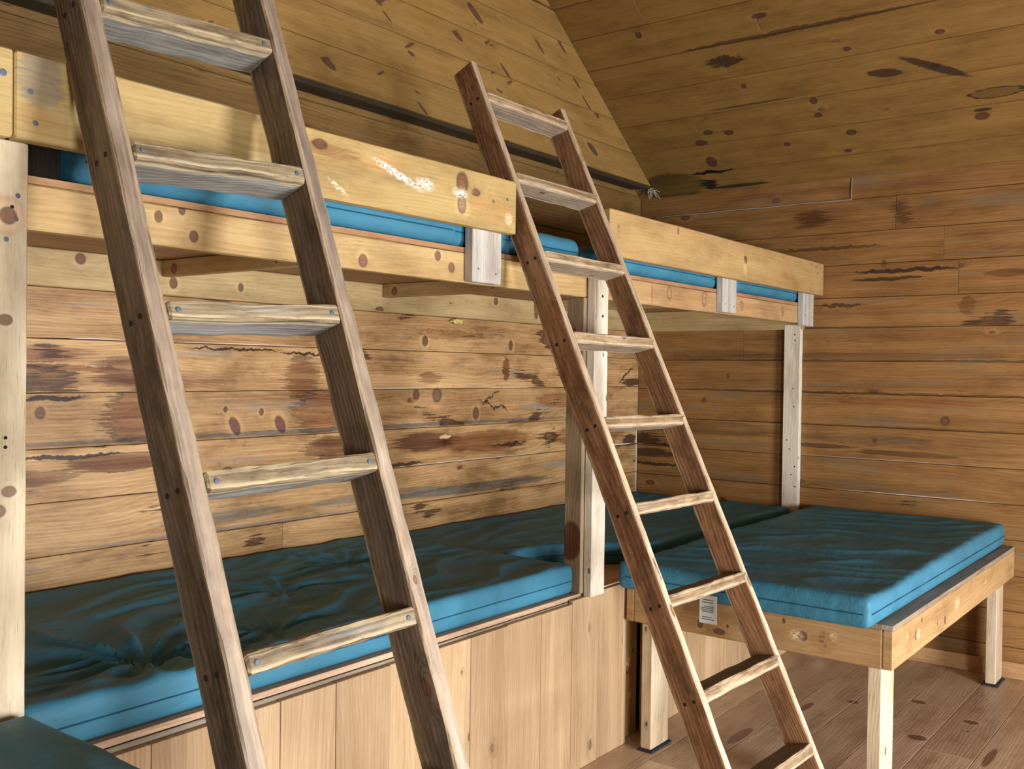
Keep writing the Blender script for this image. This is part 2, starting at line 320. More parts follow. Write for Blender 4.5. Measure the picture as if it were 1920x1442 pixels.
right_marks = [
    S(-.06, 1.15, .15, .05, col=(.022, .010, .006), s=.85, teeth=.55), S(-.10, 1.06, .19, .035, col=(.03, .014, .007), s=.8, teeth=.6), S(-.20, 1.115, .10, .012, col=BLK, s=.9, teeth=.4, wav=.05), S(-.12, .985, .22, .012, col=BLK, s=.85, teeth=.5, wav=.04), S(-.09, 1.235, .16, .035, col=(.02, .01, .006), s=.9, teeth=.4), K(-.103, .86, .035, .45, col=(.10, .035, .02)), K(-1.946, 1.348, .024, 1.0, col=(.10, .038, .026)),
    K(-1.567, 1.215, .012), K(-.65, 1.579, .013), K(-.486, 1.422, .012), S(-1.70, 2.19, .33, .014, col=BLK, s=.85, teeth=.25, wav=.04), S(-1.62, 2.145, .22, .012, col=BLK, s=.8, teeth=.3, wav=.03), S(-2.25, 2.15, .12, .025, col=(.07, .04, .02), s=.7, teeth=.25),
    S(-1.18, 2.52, .12, .06, col=(.07, .035, .016), s=.75, teeth=.5), S(-1.69, 2.52, .05, .085, col=(.07, .035, .018), s=.7, teeth=.3),
    S(-1.5, 1.705, .9, .022, col=(.17, .14, .09), s=.75, teeth=.4), S(-.55, 1.715, .35, .04, col=(.17, .15, .10), s=.8, teeth=.35), S(-1.5, 1.225, .40, .035, col=(.17, .14, .09), s=.8, teeth=.5), S(-.6, 1.24, .45, .05, col=(.14, .12, .08), s=.8, teeth=.4), S(-1.75, 1.15, .30, .018, col=(.10, .08, .05), s=.85, teeth=.4), S(-1.25, 1.17, .2, .015, col=(.08, .06, .04), s=.85, teeth=.3),
    S(-1.5, 1.4885, 1.4, .007, col=BLK, s=.7, wav=.02, teeth=.3), S(-1.5, 1.6785, 1.4, .005, col=BLK, s=.75, wav=.012, teeth=.3), S(-1.3, 1.872, .7, .005, col=BLK, s=.7, wav=.012, teeth=.2), S(-1.6, 1.298, 1.2, .005, col=BLK, s=.6, wav=.012, teeth=.3), S(-1.6, 1.108, .9, .004, col=(.6, .55, .5), s=.5, mul=0), S(-1.8, .9185, .5, .004, col=(.8, .75, .72), s=.8, mul=0), S(-.65, .77, .06, .02, col=(.07, .03, .02), s=.85, ang=.8), S(-1.75, 1.44, .5, .03, col=(.20, .09, .035), s=.35, teeth=.5), S(-1.3, 2.34, .35, .012, col=(.08, .06, .035), s=.8, teeth=.35, wav=.03), K(-1.6, 2.235, .014), S(-2.05, 1.98, .05, .06, col=(.10, .05, .02), s=.6, teeth=.1), S(-1.35, 2.0, .16, .012, col=BLK, s=.7, teeth=.2, wav=.06)]
def ce(x, y): return (y, -x*1.2307)
ceil_marks = []
for x, y, r, a in [(-.483, -1.354, .02, 1.2), (-.399, -1.35, .022, .7), (-.275, -1.493, .028, .7), (-.169, -1.44, .022, .6), (-.255, -1.116, .02, .8), (-.335, -.607, .04, .5), (-.207, -.614, .034, 1.2), (-.266, -2.161, .035, .7), (-.374, -.804, .03, .6), (-.394, -.68, .03, .6), (-.719, -2.061, .024, .6), (-.72, -1.613, .02, .7), (-.625, -1.008, .014, 1), (-.964, -1.238, .04, .4), (-.56, -2.0, .02, .8), (-1.0, -.55, .02, 1.)]:
    q = ce(x, y); ceil_marks.append(('knot', q[0], q[1], r, r*a, {'col': (.05, .018, .015)}))
for x, y, ru, rv, k in [(-.774, -.96, .13, .04, dict(teeth=.25, s=.85, wav=.08)), (-.567, -1.76, .10, .03, dict(s=.85, ang=.15, teeth=.08)), (-.555, -2.0, .20, .028, dict(s=.85, ang=.55, teeth=.05)), (-.38, -2.25, .13, .032, dict(s=.45, teeth=.12, edge=.9)), (-.865, -1.4, .75, .016, dict(s=.7, teeth=.3, wav=.03)), (-.30, -2.17, .05, .012, dict(s=.9)), (-.52, -1.0, .3, .008, dict(s=.7))]:
    q = ce(x, y); ceil_marks.append(S(q[0], q[1], ru, rv, col=(.025, .012, .008), **k))
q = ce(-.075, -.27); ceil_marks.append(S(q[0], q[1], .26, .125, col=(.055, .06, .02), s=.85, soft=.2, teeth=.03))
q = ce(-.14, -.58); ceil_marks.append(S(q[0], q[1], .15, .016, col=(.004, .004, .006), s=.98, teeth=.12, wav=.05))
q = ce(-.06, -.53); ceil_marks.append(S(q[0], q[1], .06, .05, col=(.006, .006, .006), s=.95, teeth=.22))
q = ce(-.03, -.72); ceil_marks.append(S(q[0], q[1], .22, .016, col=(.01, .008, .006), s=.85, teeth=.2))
gable_marks = [('knot', x, z, r, r*a, {'col': (.07, .028, .02)}) for x, z, r, a in [(-1.96, 3.25, .026, .8), (-1.72, 3.28, .011, 1.3), (-1.69, 3.165, .016, 2.4), (-2.3, 3.11, .016, 1.2), (-2.49, 3.26, .018, 1.2), (-2.79, 2.90, .03, .8), (-2.3, 2.835, .012, 2.2), (-2.48, 2.935, .012, 1.), (-1.34, 3.38, .016, 1.9), (-.91, 3.27, .018, 1.4), (-.93, 3.18, .014, 2.4), (-.66, 3.14, .02, 1.2), (-.75, 2.92, .035, .9), (-1.06, 3.45, .018, 2), (-1.11, 3.25, .01, 1.), (-1.52, 3.12, .014, 1.), (-2.5, 3.2, .010, 2.), (-1.85, 3.4, .03, 1.3), (-2.29, 3.075, .02, .5)]]
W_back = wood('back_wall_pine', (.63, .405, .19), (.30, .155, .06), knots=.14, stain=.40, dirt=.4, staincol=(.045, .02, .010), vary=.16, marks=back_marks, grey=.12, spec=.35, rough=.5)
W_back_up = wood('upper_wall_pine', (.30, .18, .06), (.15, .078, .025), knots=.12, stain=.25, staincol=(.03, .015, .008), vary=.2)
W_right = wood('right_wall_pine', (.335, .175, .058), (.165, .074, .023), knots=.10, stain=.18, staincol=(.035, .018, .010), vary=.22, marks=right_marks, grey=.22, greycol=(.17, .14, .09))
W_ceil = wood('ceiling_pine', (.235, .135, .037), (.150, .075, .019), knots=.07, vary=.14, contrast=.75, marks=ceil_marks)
W_gable = wood('gable_pine', (.33, .205, .062), (.22, .12, .034), knots=.08, knot_scale=3.6, vary=.14, contrast=.8, marks=gable_marks)
W_floor = wood('floor_pine', (.62, .45, .31), (.43, .275, .17), knots=.10, vary=.2, rough=.38, spec=.45, marks=[S(-1.71, -1.54, .14, .03, col=(.10, .04, .025), s=.8, teeth=.1), K(-.94, -1.78, .02), S(-1.15, -1.63, .08, .02, col=(.12, .05, .03), s=.8), K(-.73, -2.03, .025), K(-.87, -2.3, .025), S(-1.27, -2.46, .14, .02, col=(.10, .04, .025), s=.8, teeth=.1), K(-1.23, -2.16, .03), S(-1.2, -2.02, .06, .02, col=(.12, .05, .03), s=.8, teeth=.1)])
W_trim = wood('trim_pine', (.55, .35, .17), (.38, .21, .09), knots=.15, vary=.1)
W_gapshade = wood('gap_shade_black', (.014, .011, .008), (.008, .006, .005), knots=0, spec=.05, rough=.9)  # near-black colour that stands in for shade in the upper-left gap
W_dark = wood('dark_framing', (.05, .035, .020), (.028, .02, .012), knots=.1, vary=.2)

# ------------------------------------------------------------------ the setting
ZE, SL = 2.745, .7174          # eave height of the side walls, rise of the roof per metre inwards
XL, YF = -7.10, -6.0           # left wall, front wall
def planks(mb, lo, hi, seams, plane, mat_thick=.022, rg=None, clip=None, joints=None, uvs='xz', tones=None):
    for i in range(len(seams)-1):
        a, b = seams[i], seams[i+1]; cuts = [lo]+sorted(joints.get(i, [])) + [hi] if joints else [lo, hi]
        for k in range(len(cuts)-1):
            p, q = cuts[k], cuts[k+1]
            t = tones[i] if tones and i < len(tones) else rg.random()
            plane(mb, p+.001*(k > 0), q, a+.0012, b-.0012, (rg.random(), rg.random(), t+.08*(rg.random()-.5)))
rg = random.Random(3)
back_seams = [0, .18, .37, .555, .74, .9272, 1.1141, 1.3018, 1.4967, 1.6853, 1.8643, 2.05, 2.24, 2.436, 2.62, 2.765, 2.93]
def back_plane(mb, p, q, a, b, r):
    yo = rg.uniform(-.0015, .0015)
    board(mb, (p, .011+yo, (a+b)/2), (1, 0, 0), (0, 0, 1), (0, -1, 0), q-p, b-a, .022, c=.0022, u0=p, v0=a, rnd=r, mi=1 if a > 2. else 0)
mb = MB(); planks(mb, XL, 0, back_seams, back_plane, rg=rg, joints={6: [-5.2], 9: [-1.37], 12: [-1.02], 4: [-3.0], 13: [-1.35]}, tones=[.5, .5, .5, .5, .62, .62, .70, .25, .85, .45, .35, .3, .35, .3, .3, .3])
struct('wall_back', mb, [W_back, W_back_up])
mb = MB(); bx(mb, XL-.05, .05, .024, .06, 0, 5.6); struct('wall_back_sheathing', mb, W_dark)
right_seams = [0, .16, .35, .54, .73, .9177, 1.1077, 1.2967, 1.4877, 1.677, 1.8718, 2.0467, 2.2391, 2.4272, 2.6196, 2.76]
def right_plane(mb, p, q, a, b, r):
    xo = rg.uniform(-.0015, .0015)
    board(mb, (.011+xo, p, (a+b)/2), (0, 1, 0), (0, 0, 1), (-1, 0, 0), q-p, b-a, .022, c=.0022, u0=p, v0=a, rnd=r)
mb = MB(); planks(mb, YF, 0, right_seams, right_plane, rg=rg, joints={13: [-1.66], 11: [-2.0], 8: [-3.1], 12: [-1.92], 9: [-.75], 14: [-1.4]}, tones=[.6, .6, .6, .6, .65, .58, .55, .7, .5, .48, .62, .5, .5, .3, .25])
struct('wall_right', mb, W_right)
mb = MB(); bx(mb, .024, .06, YF, .06, 0, 2.9, axis='y'); struct('wall_right_sheathing', mb, W_dark)
# sloping ceilings: eaves over the side walls, boards along the room
sd = Vector((-1, 0, SL)).normalized(); nd = Vector((-SL, 0, -1)).normalized()
def slope_plane(side):
    def f(mb, p, q, a, b, r):
        d = Vector((sd.x*side, 0, sd.z)); t = Vector((nd.x*side, 0, nd.z)); e = Vector((0 if side > 0 else XL, 0, ZE))
        c = e+d*((a+b)/2)-t*.011; board(mb, (c.x, p, c.z), (0, 1, 0), d, t, q-p, b-a, .022, c=.002, u0=p, v0=a, rnd=r)
    return f
slen = 3.55*math.sqrt(1+SL*SL)
cs = [0.0, .175]+[.175+.222*i for i in range(1, 20) if .175+.222*i < slen]+[slen]
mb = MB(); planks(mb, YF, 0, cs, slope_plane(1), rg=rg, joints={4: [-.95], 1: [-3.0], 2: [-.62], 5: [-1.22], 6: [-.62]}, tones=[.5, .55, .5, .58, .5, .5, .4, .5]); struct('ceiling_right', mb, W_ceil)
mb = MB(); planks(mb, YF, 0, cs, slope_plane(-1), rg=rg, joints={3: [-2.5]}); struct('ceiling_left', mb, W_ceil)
# upper gable cladding, standing proud of the wall below
YG = -.13
gs = [2.812, 2.982, 3.147, 3.305, 3.47, 3.62, 3.79, 3.97, 4.15, 4.33, 4.52, 4.7, 4.9, 5.1, 5.28]
mb = MB()
for i in range(len(gs)-1):
    a, b = gs[i], gs[i+1]; zm = (a+b)/2; ex = (zm-ZE)/SL; k = 1/SL
    L = -ex-(XL+ex)
    if L <= .1: continue
    yy = YG-(.022 if i in (5, 6) else 0); xr = -ex-.004*rg.random()-.004; xe = xr-(.06 if i in (5, 6) else 0)
    board(mb, (XL+ex, yy+.011, zm), (1, 0, 0), (0, 0, 1), (0, -1, 0), xe-(XL+ex), b-a-.0024, .022, c=.0022, u0=XL+ex, v0=a, s0=k, s1=-k, rnd=(rg.random(), rg.random(), [.5, .62, .5, .55, .5, .6][i % 6]))
struct('wall_gable', mb, W_gable)
mb = MB(); bx(mb, XL+.12, -.13, YG+.024, -.001, 2.795, 2.835); bx(mb, XL+.12, -.13, YG+.024, -.001, 2.84, 2.90); struct('trim_1', mb, W_dark)
# floor, boards across the room
mb = MB(); fs = [YF]; y = -1.36-.211*22
while y < .02: fs.append(max(YF, y)); y += .211
fs = sorted(set(fs+[0.0]))
def floor_plane(mb, p, q, a, b, r): board(mb, (p, (a+b)/2, -.011), (1, 0, 0), (0, 1, 0), (0, 0, 1), q-p, b-a, .022, c=.0015, u0=p, v0=a, rnd=r)
fj = {i: [-1.0-1.9*((i*37) % 11)/11, -4.6+1.1*((i*53) % 7)/7] for i in range(40)}
planks(mb, XL, 0, fs, floor_plane, rg=rg, joints=fj); struct('floor', mb, W_floor)
# left wall and front wall with doorway and window (behind the camera)
mb = MB(); planks(mb, YF, 0, right_seams, lambda mb, p, q, a, b, r: board(mb, (XL-.011, p, (a+b)/2), (0, 1, 0), (0, 0, 1), (1, 0, 0), q-p, b-a, .022, c=.002, u0=p+9, v0=a, rnd=r), rg=rg); struct('wall_left', mb, W_back_up)
mb = MB()
DX0, DX1, DZ = -3.43, -2.07, 2.05; WX0, WX1, WZ0, WZ1 = -6.5, -5.4, .45, 1.65
for i in range(30):
    a, b = i*.185, (i+1)*.185-.0024; zm = (a+b)/2
    if zm > 5.25: break
    ex = max(0, (zm-ZE)/SL); segs = [(XL+ex, -ex)]
    for lo, hi, z0, z1 in ((DX0, DX1, -1, DZ), (WX0, WX1, WZ0, WZ1)):
        if z0 < zm < z1: segs = [s for p, q in segs for s in (((p, lo), (hi, q)) if p < lo and hi < q else ((p, q),))]
    for p, q in segs: board(mb, (p, YF-.011, zm), (1, 0, 0), (0, 0, 1), (0, 1, 0), q-p, b-a, .022, c=.002, u0=p+20, v0=a)
struct('wall_front', mb, W_back_up)
def frame_of(mb, x0, x1, z0, z1, sill):
    for p in (x0, x1-.05): bx(mb, p, p+.05, YF-.03, YF+.02, z0, z1, axis='z')
    bx(mb, x0, x1, YF-.03, YF+.02, z1-.05, z1)
    if sill: bx(mb, x0, x1, YF-.03, YF+.04, z0, z0+.04); bx(mb, (x0+x1)/2-.02, (x0+x1)/2+.02, YF-.02, YF+.01, z0, z1, axis='z')
mb = MB(); frame_of(mb, DX0, DX1, 0, DZ, False); struct('door_1', mb, W_trim)
mb = MB(); frame_of(mb, WX0, WX1, WZ0, WZ1, True); struct('window_1', mb, W_trim)
mb = MB(); bx(mb, -.02, 0, YF+.05, -1.2, 0, .0846, axis='y', u0=3.); struct('baseboard_right', mb, W_trim)

# ------------------------------------------------------------------ woods of the furniture
M_nail = flat('steel_nail', (.11, .14, .19), .55, .2)
M_hole = flat('old_nail_hole', (.012, .009, .007), .9)
W_guard = wood('guard_pine', (.51, .385, .165), (.36, .235, .088), knots=.10, vary=.06, contrast=.7, grey=.06, marks=[
    S(1.09, .125, .10, .030, col=(.62, .44, .18), s=.2), ('paint', 1.14, .108, .15, .018, {'ang': -.28}), ('paint', 1.265, .098, .055, .026, {'ang': -.1}), K(1.442, .130, .030, 1.2), K(1.44, .06, .022, 1.4, col=(.2, .13, .08)), ('paint', 1.43, .095, .05, .022, {}),
    S(.864, .13, .12, .022, col=(.25, .20, .12), s=.6, teeth=.25), S(.055, .13, .06, .07, col=(.28, .25, .19), s=.75, teeth=.1), S(.045, .05, .05, .03, col=(.36, .25, .13), s=.25, teeth=.1), S(1.60, .06, .14, .05, col=(.40, .20, .07), s=.22, teeth=.15), ('paint', .905, .03, .06, .012, {'ang': -.5, 'col': (.70, .62, .45)}), ('paint', 1.69, .045, .03, .03, {'ang': .8, 'col': (.72, .6, .4)})])
W_guard2 = wood('fresh_guard_pine', (.50, .345, .155), (.35, .21, .08), knots=.06, vary=.05, contrast=.7, marks=[K(1.285, .10, .02, 1.2), ('paint', 1.28, .06, .03, .05, {'col': (.62, .47, .25)}), K(.57, .16, .012, 1.6, col=(.2, .11, .05)), K(.064, .11, .010, 1.6, col=(.3, .16, .08)), S(1.78, .07, .06, .025, col=(.36, .18, .07), s=.25)])
W_rail = wood('rail_pine', (.54, .385, .18), (.37, .23, .09), knots=.12, vary=.1, contrast=.9, marks=[K(.435, .028, .013, 1.2), K(.40, .09, .010), K(1.023, .024, .018, 1.1, col=(.13, .06, .045)), K(1.359, .072, .015, 1.1, col=(.13, .06, .045)), K(1.428, .040, .016, 1.1, col=(.13, .06, .045)), K(.334, .066, .012)])
W_rail2 = wood('corner_rail_pine', (.49, .32, .155), (.34, .195, .085), knots=.12, vary=.1, contrast=.9, marks=[S(.42, .05, .004, .06, col=(.25, .05, .02), s=.8), K(.58, .06, .02, 1.7, col=(.25, .14, .07)), K(.93, .06, .02, 2., col=(.27, .16, .09)), K(1.36, .05, .016, 1.6, col=(.27, .16, .09)), K(1.9, .05, .016, 1.8, col=(.27, .16, .09))])
W_pale = wood('fresh_pale_pine', (.72, .63, .47), (.56, .44, .28), knots=.12, vary=.05, contrast=.6, knotcol=(.16, .09, .05), marks=[K(1.21, .095, .018, 1.0), S(1.21, .09, .05, .05, col=(.45, .30, .16), s=.4), K(.585, .075, .014), K(.625, .10, .012), K(.99, .09, .012), K(.35, .06, .012)])
W_pale2 = wood('pale_post_pine', (.80, .75, .64), (.62, .54, .41), knots=.3, knot_scale=6, vary=.05, contrast=.7, knotcol=(.13, .08, .05))
W_grey = wood('weathered_grey_board', (.52, .50, .45), (.34, .31, .27), knots=.1, vary=.1, contrast=1.4, grey=.5, greycol=(.50, .52, .53))
W_tan = wood('tan_post_pine', (.40, .315, .20), (.28, .20, .115), knots=.2, knot_scale=5, vary=.08, marks=[S(.21, .045, .09, .06, col=(.09, .03, .02), s=.85, wav=.05)])
W_panel = wood('panel_pine', (.51, .365, .215), (.335, .205, .10), knots=.14, knot_scale=4, vary=.26, contrast=.9, knotcol=(.17, .10, .055), dirt=.12)
W_ply = wood('plywood', (.42, .24, .12), (.28, .145, .07), knots=.05, vary=.1, contrast=.6)
W_plyg = wood('grey_worn_plywood', (.36, .30, .23), (.22, .17, .12), knots=0, grey=.3, vary=.05, contrast=1.3)
W_plyedge = wood('plywood_edge', (.62, .45, .30), (.35, .2, .12), knots=0, vary=.1)
W_ledger = wood('ledger_pine', (.52, .40, .20), (.37, .26, .115), knots=.10, vary=.1, marks=[K(.8, .10, .02, 1.), K(1.17, .044, .018), K(1.48, .05, .014)])
W_bed = wood('bed_frame_pine', (.47, .30, .14), (.32, .185, .075), knots=.1, vary=.1, marks=[K(.293, .065, .018, 1.), K(.718, .04, .014), K(.60, .05, .006), S(.21, .055, .05, .05, col=(.22, .14, .07), s=.35, teeth=.2), ('paint', .176, .085, .02, .025, {'col': (.66, .5, .28)}), K(.368, .11, .008), S(1.46, .08, .03, .012, col=(.66, .5, .3), s=.8), ('paint', .32, .065, .04, .03, {'col': (.68, .55, .36)}), ('paint', .92, .075, .06, .04, {'col': (.66, .5, .3)})])
W_leg = wood('leg_pine', (.70, .60, .45), (.52, .38, .22), knots=.2, knot_scale=5, vary=.08)
W_lad1 = wood('old_ladder_wood', (.235, .170, .110), (.105, .070, .045), knots=.18, knot_scale=4, contrast=1.3, grey=.35, greycol=(.15, .125, .10), wear=.75, wearcol=(.40, .31, .21), vary=.12, bump=.6, grime=.6, dirt=.45, marks=[S(.1, .285, 2.3, .06, col=(.74, .72, .70), s=.95, soft=.95)], edges=(.0, .110, .1505, .2636, .3038), faces=[(.266, .305, (.27, .21, .16), .85)], rough=.6)  # front edge pale with wear; the brightening towards the foot paints in low light
W_lad2 = wood('reddish_ladder_wood', (.345, .185, .090), (.140, .064, .030), knots=.25, knot_scale=4, contrast=1.3, stain=.25, wear=.7, wearcol=(.50, .38, .25), vary=.12, bump=.6, grime=.55, dirt=.45, edges=(0., .092, .118, .2135, .239), faces=[(.216, .24, (.44, .345, .24), .85)], marks=[S(.2, .228, 2.2, .05, col=(.80, .78, .75), s=.9, soft=.95)], rough=.55)  # worn front edge; its mark lightens downwards, standing in for the low daylight
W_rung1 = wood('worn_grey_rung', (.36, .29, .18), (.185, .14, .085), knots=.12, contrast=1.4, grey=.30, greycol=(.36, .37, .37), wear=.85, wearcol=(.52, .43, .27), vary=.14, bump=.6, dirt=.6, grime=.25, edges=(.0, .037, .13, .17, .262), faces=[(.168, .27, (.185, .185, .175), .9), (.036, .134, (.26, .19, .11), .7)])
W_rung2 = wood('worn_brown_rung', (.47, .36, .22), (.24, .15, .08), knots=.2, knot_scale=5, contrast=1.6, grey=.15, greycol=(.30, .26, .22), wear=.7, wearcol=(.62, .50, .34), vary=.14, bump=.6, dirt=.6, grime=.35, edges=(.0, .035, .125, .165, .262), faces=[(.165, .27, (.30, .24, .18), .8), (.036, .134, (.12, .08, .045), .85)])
F_blue = fabric('blue_mattress_cover', (.045, .185, .285))
F_seam = fabric('blue_seam', (.012, .075, .14))
M_pad = flat('navy_felt', (.012, .016, .028), .95)
M_tag = flat('white_tag', (.62, .66, .66), .5)
M_ink = flat('faded_print', (.12, .13, .15), .8)

# ------------------------------------------------------------------ bunks along the back wall
YR, YS, YGD = -1.182, -1.22, -1.258     # faces of rail, of posts and supports, of guard board
def make_bunk(name, label, x0, x1, guard, gw, railw, supports, pw, first):
    t = thing(name, label, 'bunk bed', ((x0+x1)/2, YR, 0), 'built-in bunks along the back wall')
    return t
mid = make_bunk('bunk_bed', 'long built-in pine bunk behind both ladders, between the pale post and the doubled middle post', -4.75, -2.45, 0, 0, 0, 0, 0, 0)
cor = make_bunk('bunk_bed', 'built-in pine bunk in the room corner, its guard board ending at the wall', -2.4, 0, 0, 0, 0, 0, 0, 0)
lef = make_bunk('bunk_bed', 'built-in bunk beyond the pale post at the picture edge, just its guard board end showing', -7.05, -4.8, 0, 0, 0, 0, 0, 0)
JT = dict(n=40, jit=.0012)
def upper(t, x0, x1, wr, joists, led0, led1):
    part('side_rail', wr, t, lambda mb: bx(mb, x0, x1, YR, YR+.038, 1.8935, 1.994, c=.004, **JT))
    part('bunk_deck', W_ply, t, lambda mb: bx(mb, x0, x1, YR, -.002, 1.995, 2.012, c=.001))
    part('ledger', W_ledger, t, lambda mb: bx(mb, led0, led1, -.04, -.001, 1.8635, 1.993, c=.004))
    for x in joists: part('joist', W_rail, t, lambda mb: bx(mb, x, x+.038, YR+.040, -.042, 1.931, 1.993, axis='y', c=.003))
upper(mid, -4.70, -2.447, W_rail, (-3.62, -2.457), -4.74, -2.40)
upper(cor, -2.343, -.002, W_rail2, (-1.25,), -2.399, -.042)
upper(lef, -7.05, -4.86, W_rail, (-6.2,), -7.05, -4.75)
part('ledger', W_ledger, cor, lambda mb: bx(mb, -.04, -.001, YR+.040, -.042, 1.864, 1.993, axis='y', c=.004, u0=2))
g = part('guard_board', W_guard, mid, lambda mb: bx(mb, -4.752, -3.0186, YGD, YS-.0005, 2.0715, 2.2554, c=.004, **JT))
nails(g, [(-4.72, YGD, 2.174), (-4.709, YGD, 2.11), (-3.148, YGD, 2.168), (-3.072, YGD, 2.186)], (0, -1, 0), .006)
g = part('guard_board', W_guard, lef, lambda mb: bx(mb, -7.05, -4.755, YGD, YS-.0005, 2.0715, 2.2554, c=.004, rnd=(.3, .6, .6), u0=4, **JT))
nails(g, [(-4.777, YGD, 2.201)], (0, -1, 0), .008)
g = part('guard_board', W_guard2, cor, lambda mb: bx(mb, -2.4007, -.0182, YGD, YS-.0005, 2.063, 2.2503, c=.004, **JT))
nails(g, [(-.145, YGD, 2.223), (-.118, YGD, 2.188)], (0, -1, 0), .005, M_hole)
for t, x, m, zb in ((mid, -3.207, W_grey, 1.895), (cor, -1.2869, W_grey, 1.898), (cor, -.2247, W_grey, 1.878), (lef, -6.0, W_grey, 1.895)):
    s = part('guard_support', m, t, lambda mb: bx(mb, x, x+.155, YS, YR-.0005, zb, 2.235, axis='z', c=.003, n=10, jit=.001))
    if x > -6: nails(s, [(x+.03, YS, 1.94), (x+.125, YS, 1.93)], (0, -1, 0), .004)
# posts
p = part('post', W_pale, mid, lambda mb: bx(mb, -4.85, -4.71, YS-.011, YS+.027, .70, 2.07, axis='z', c=.003, n=30, jit=.001))
p['label'] = 'pale fresh pine post'
nails(p, [(-4.732, YS-.011, 1.955), (-4.736, YS-.011, 1.905), (-4.756, YS-.011, 1.86)], (0, -1, 0), .0055)
nails(p, [(-4.755, YS-.011, 1.44), (-4.755, YS-.011, 1.42), (-4.744, YS-.011, 1.93)], (0, -1, 0), .004, M_hole)
part('gap_shade_block', W_gapshade, mid, lambda mb: bx(mb, -4.703, -4.603, -1.165, -1.05, 2.0125, 2.235, axis='z', c=.003))  # added block, coloured near-black to stand for the unlit gap
part('post', W_tan, mid, lambda mb: bx(mb, -2.462, -2.424, -1.180, -1.098, .7015, 1.8925, axis='z', c=.003))
p = part('post', [W_pale2], cor, lambda mb: bx(mb, -2.443, -2.3445, YS, YR, .69, 2.03, axis='z', c=.003, n=30, jit=.0015))
p['label'] = 'whitish front post with square nail holes'
nails(p, [(-2.39, YS, 1.90), (-2.386, YS, 1.82)], (0, -1, 0), .006, M_hole)
p = part('post', W_pale2, cor, lambda mb: bx(mb, -.042, -.003, -1.132, -1.032, .70, 1.8925, axis='z', c=.002, n=30, jit=.001))
nails(p, [(-.042, y, z) for y, z in ((-1.097, 1.832), (-1.10, 1.80), (-1.093, 1.511), (-1.10, 1.40), (-1.059, 1.198), (-1.076, 1.145), (-1.111, 1.041), (-1.09, .99), (-1.115, .92))], (-1, 0, 0), .004, M_hole)
# sleeping decks and board fronts below
def lower(t, x0, x1, cuts, px0, px1):
    part('lower_deck', W_plyedge, t, lambda mb: bx(mb, x0, x1, -1.169, -.002, .6827, .7006, c=.001))
    part('deck_bearer', W_dark, t, lambda mb: bx(mb, x0, x1, -1.160, -1.122, .575, .682, c=.003))
    part('deck_bearer', W_plyg, t, lambda mb: bx(mb, px0, px1, -1.170, -1.1605, .66, .679, c=.002))
    def pan(mb):
        for i in range(len(cuts)-1):
            a, b, top = cuts[i][0], cuts[i+1][0], cuts[i][1]
            board(mb, ((a+b)/2, -1.1815-.0035*((i*7) % 3)/3, 0.001), (0, 0, 1), (1, 0, 0), (0, -1, 0), top, b-a-.0015, .0195, c=.0012, v0=a, rnd=(.13*i % 1, .37*i % 1, [.55, .7, .35, .6, .5, .25, .62, .75, .5, .45][i % 10]))
    part('front_panel', W_panel, t, pan)
lower(mid, -4.80, -2.40, [(-4.84, .664), (-4.60, .665), (-4.38, .665), (-4.17, .666), (-3.98, .667), (-3.775, .668), (-3.55, .669), (-3.37, .671), (-3.156, .672), (-2.95, .674), (-2.74, .674), (-2.533, .688), (-2.343, .694), (-2.147, .676), (-2.112, 0)], -4.84, -2.11)
lower(cor, -2.395, -.003, [(-1.962, .66), (-1.76, .665), (-1.56, .66), (-1.36, .66), (-1.15, .66), (-.94, .66), (-.73, .66), (-.52, .66), (-.31, .66), (-.1, .66), (-.025, 0)], -1.96, -.025)
lower(lef, -7.06, -4.81, [(-7.06+.2*i, .665) for i in range(12)]+[(-4.845, 0)], -7.06, -4.86)
part('panel_return', W_bed, cor, lambda mb: bx(mb, -2.108, -1.965, -1.158, -1.140, .001, .572, axis='z', c=.001))

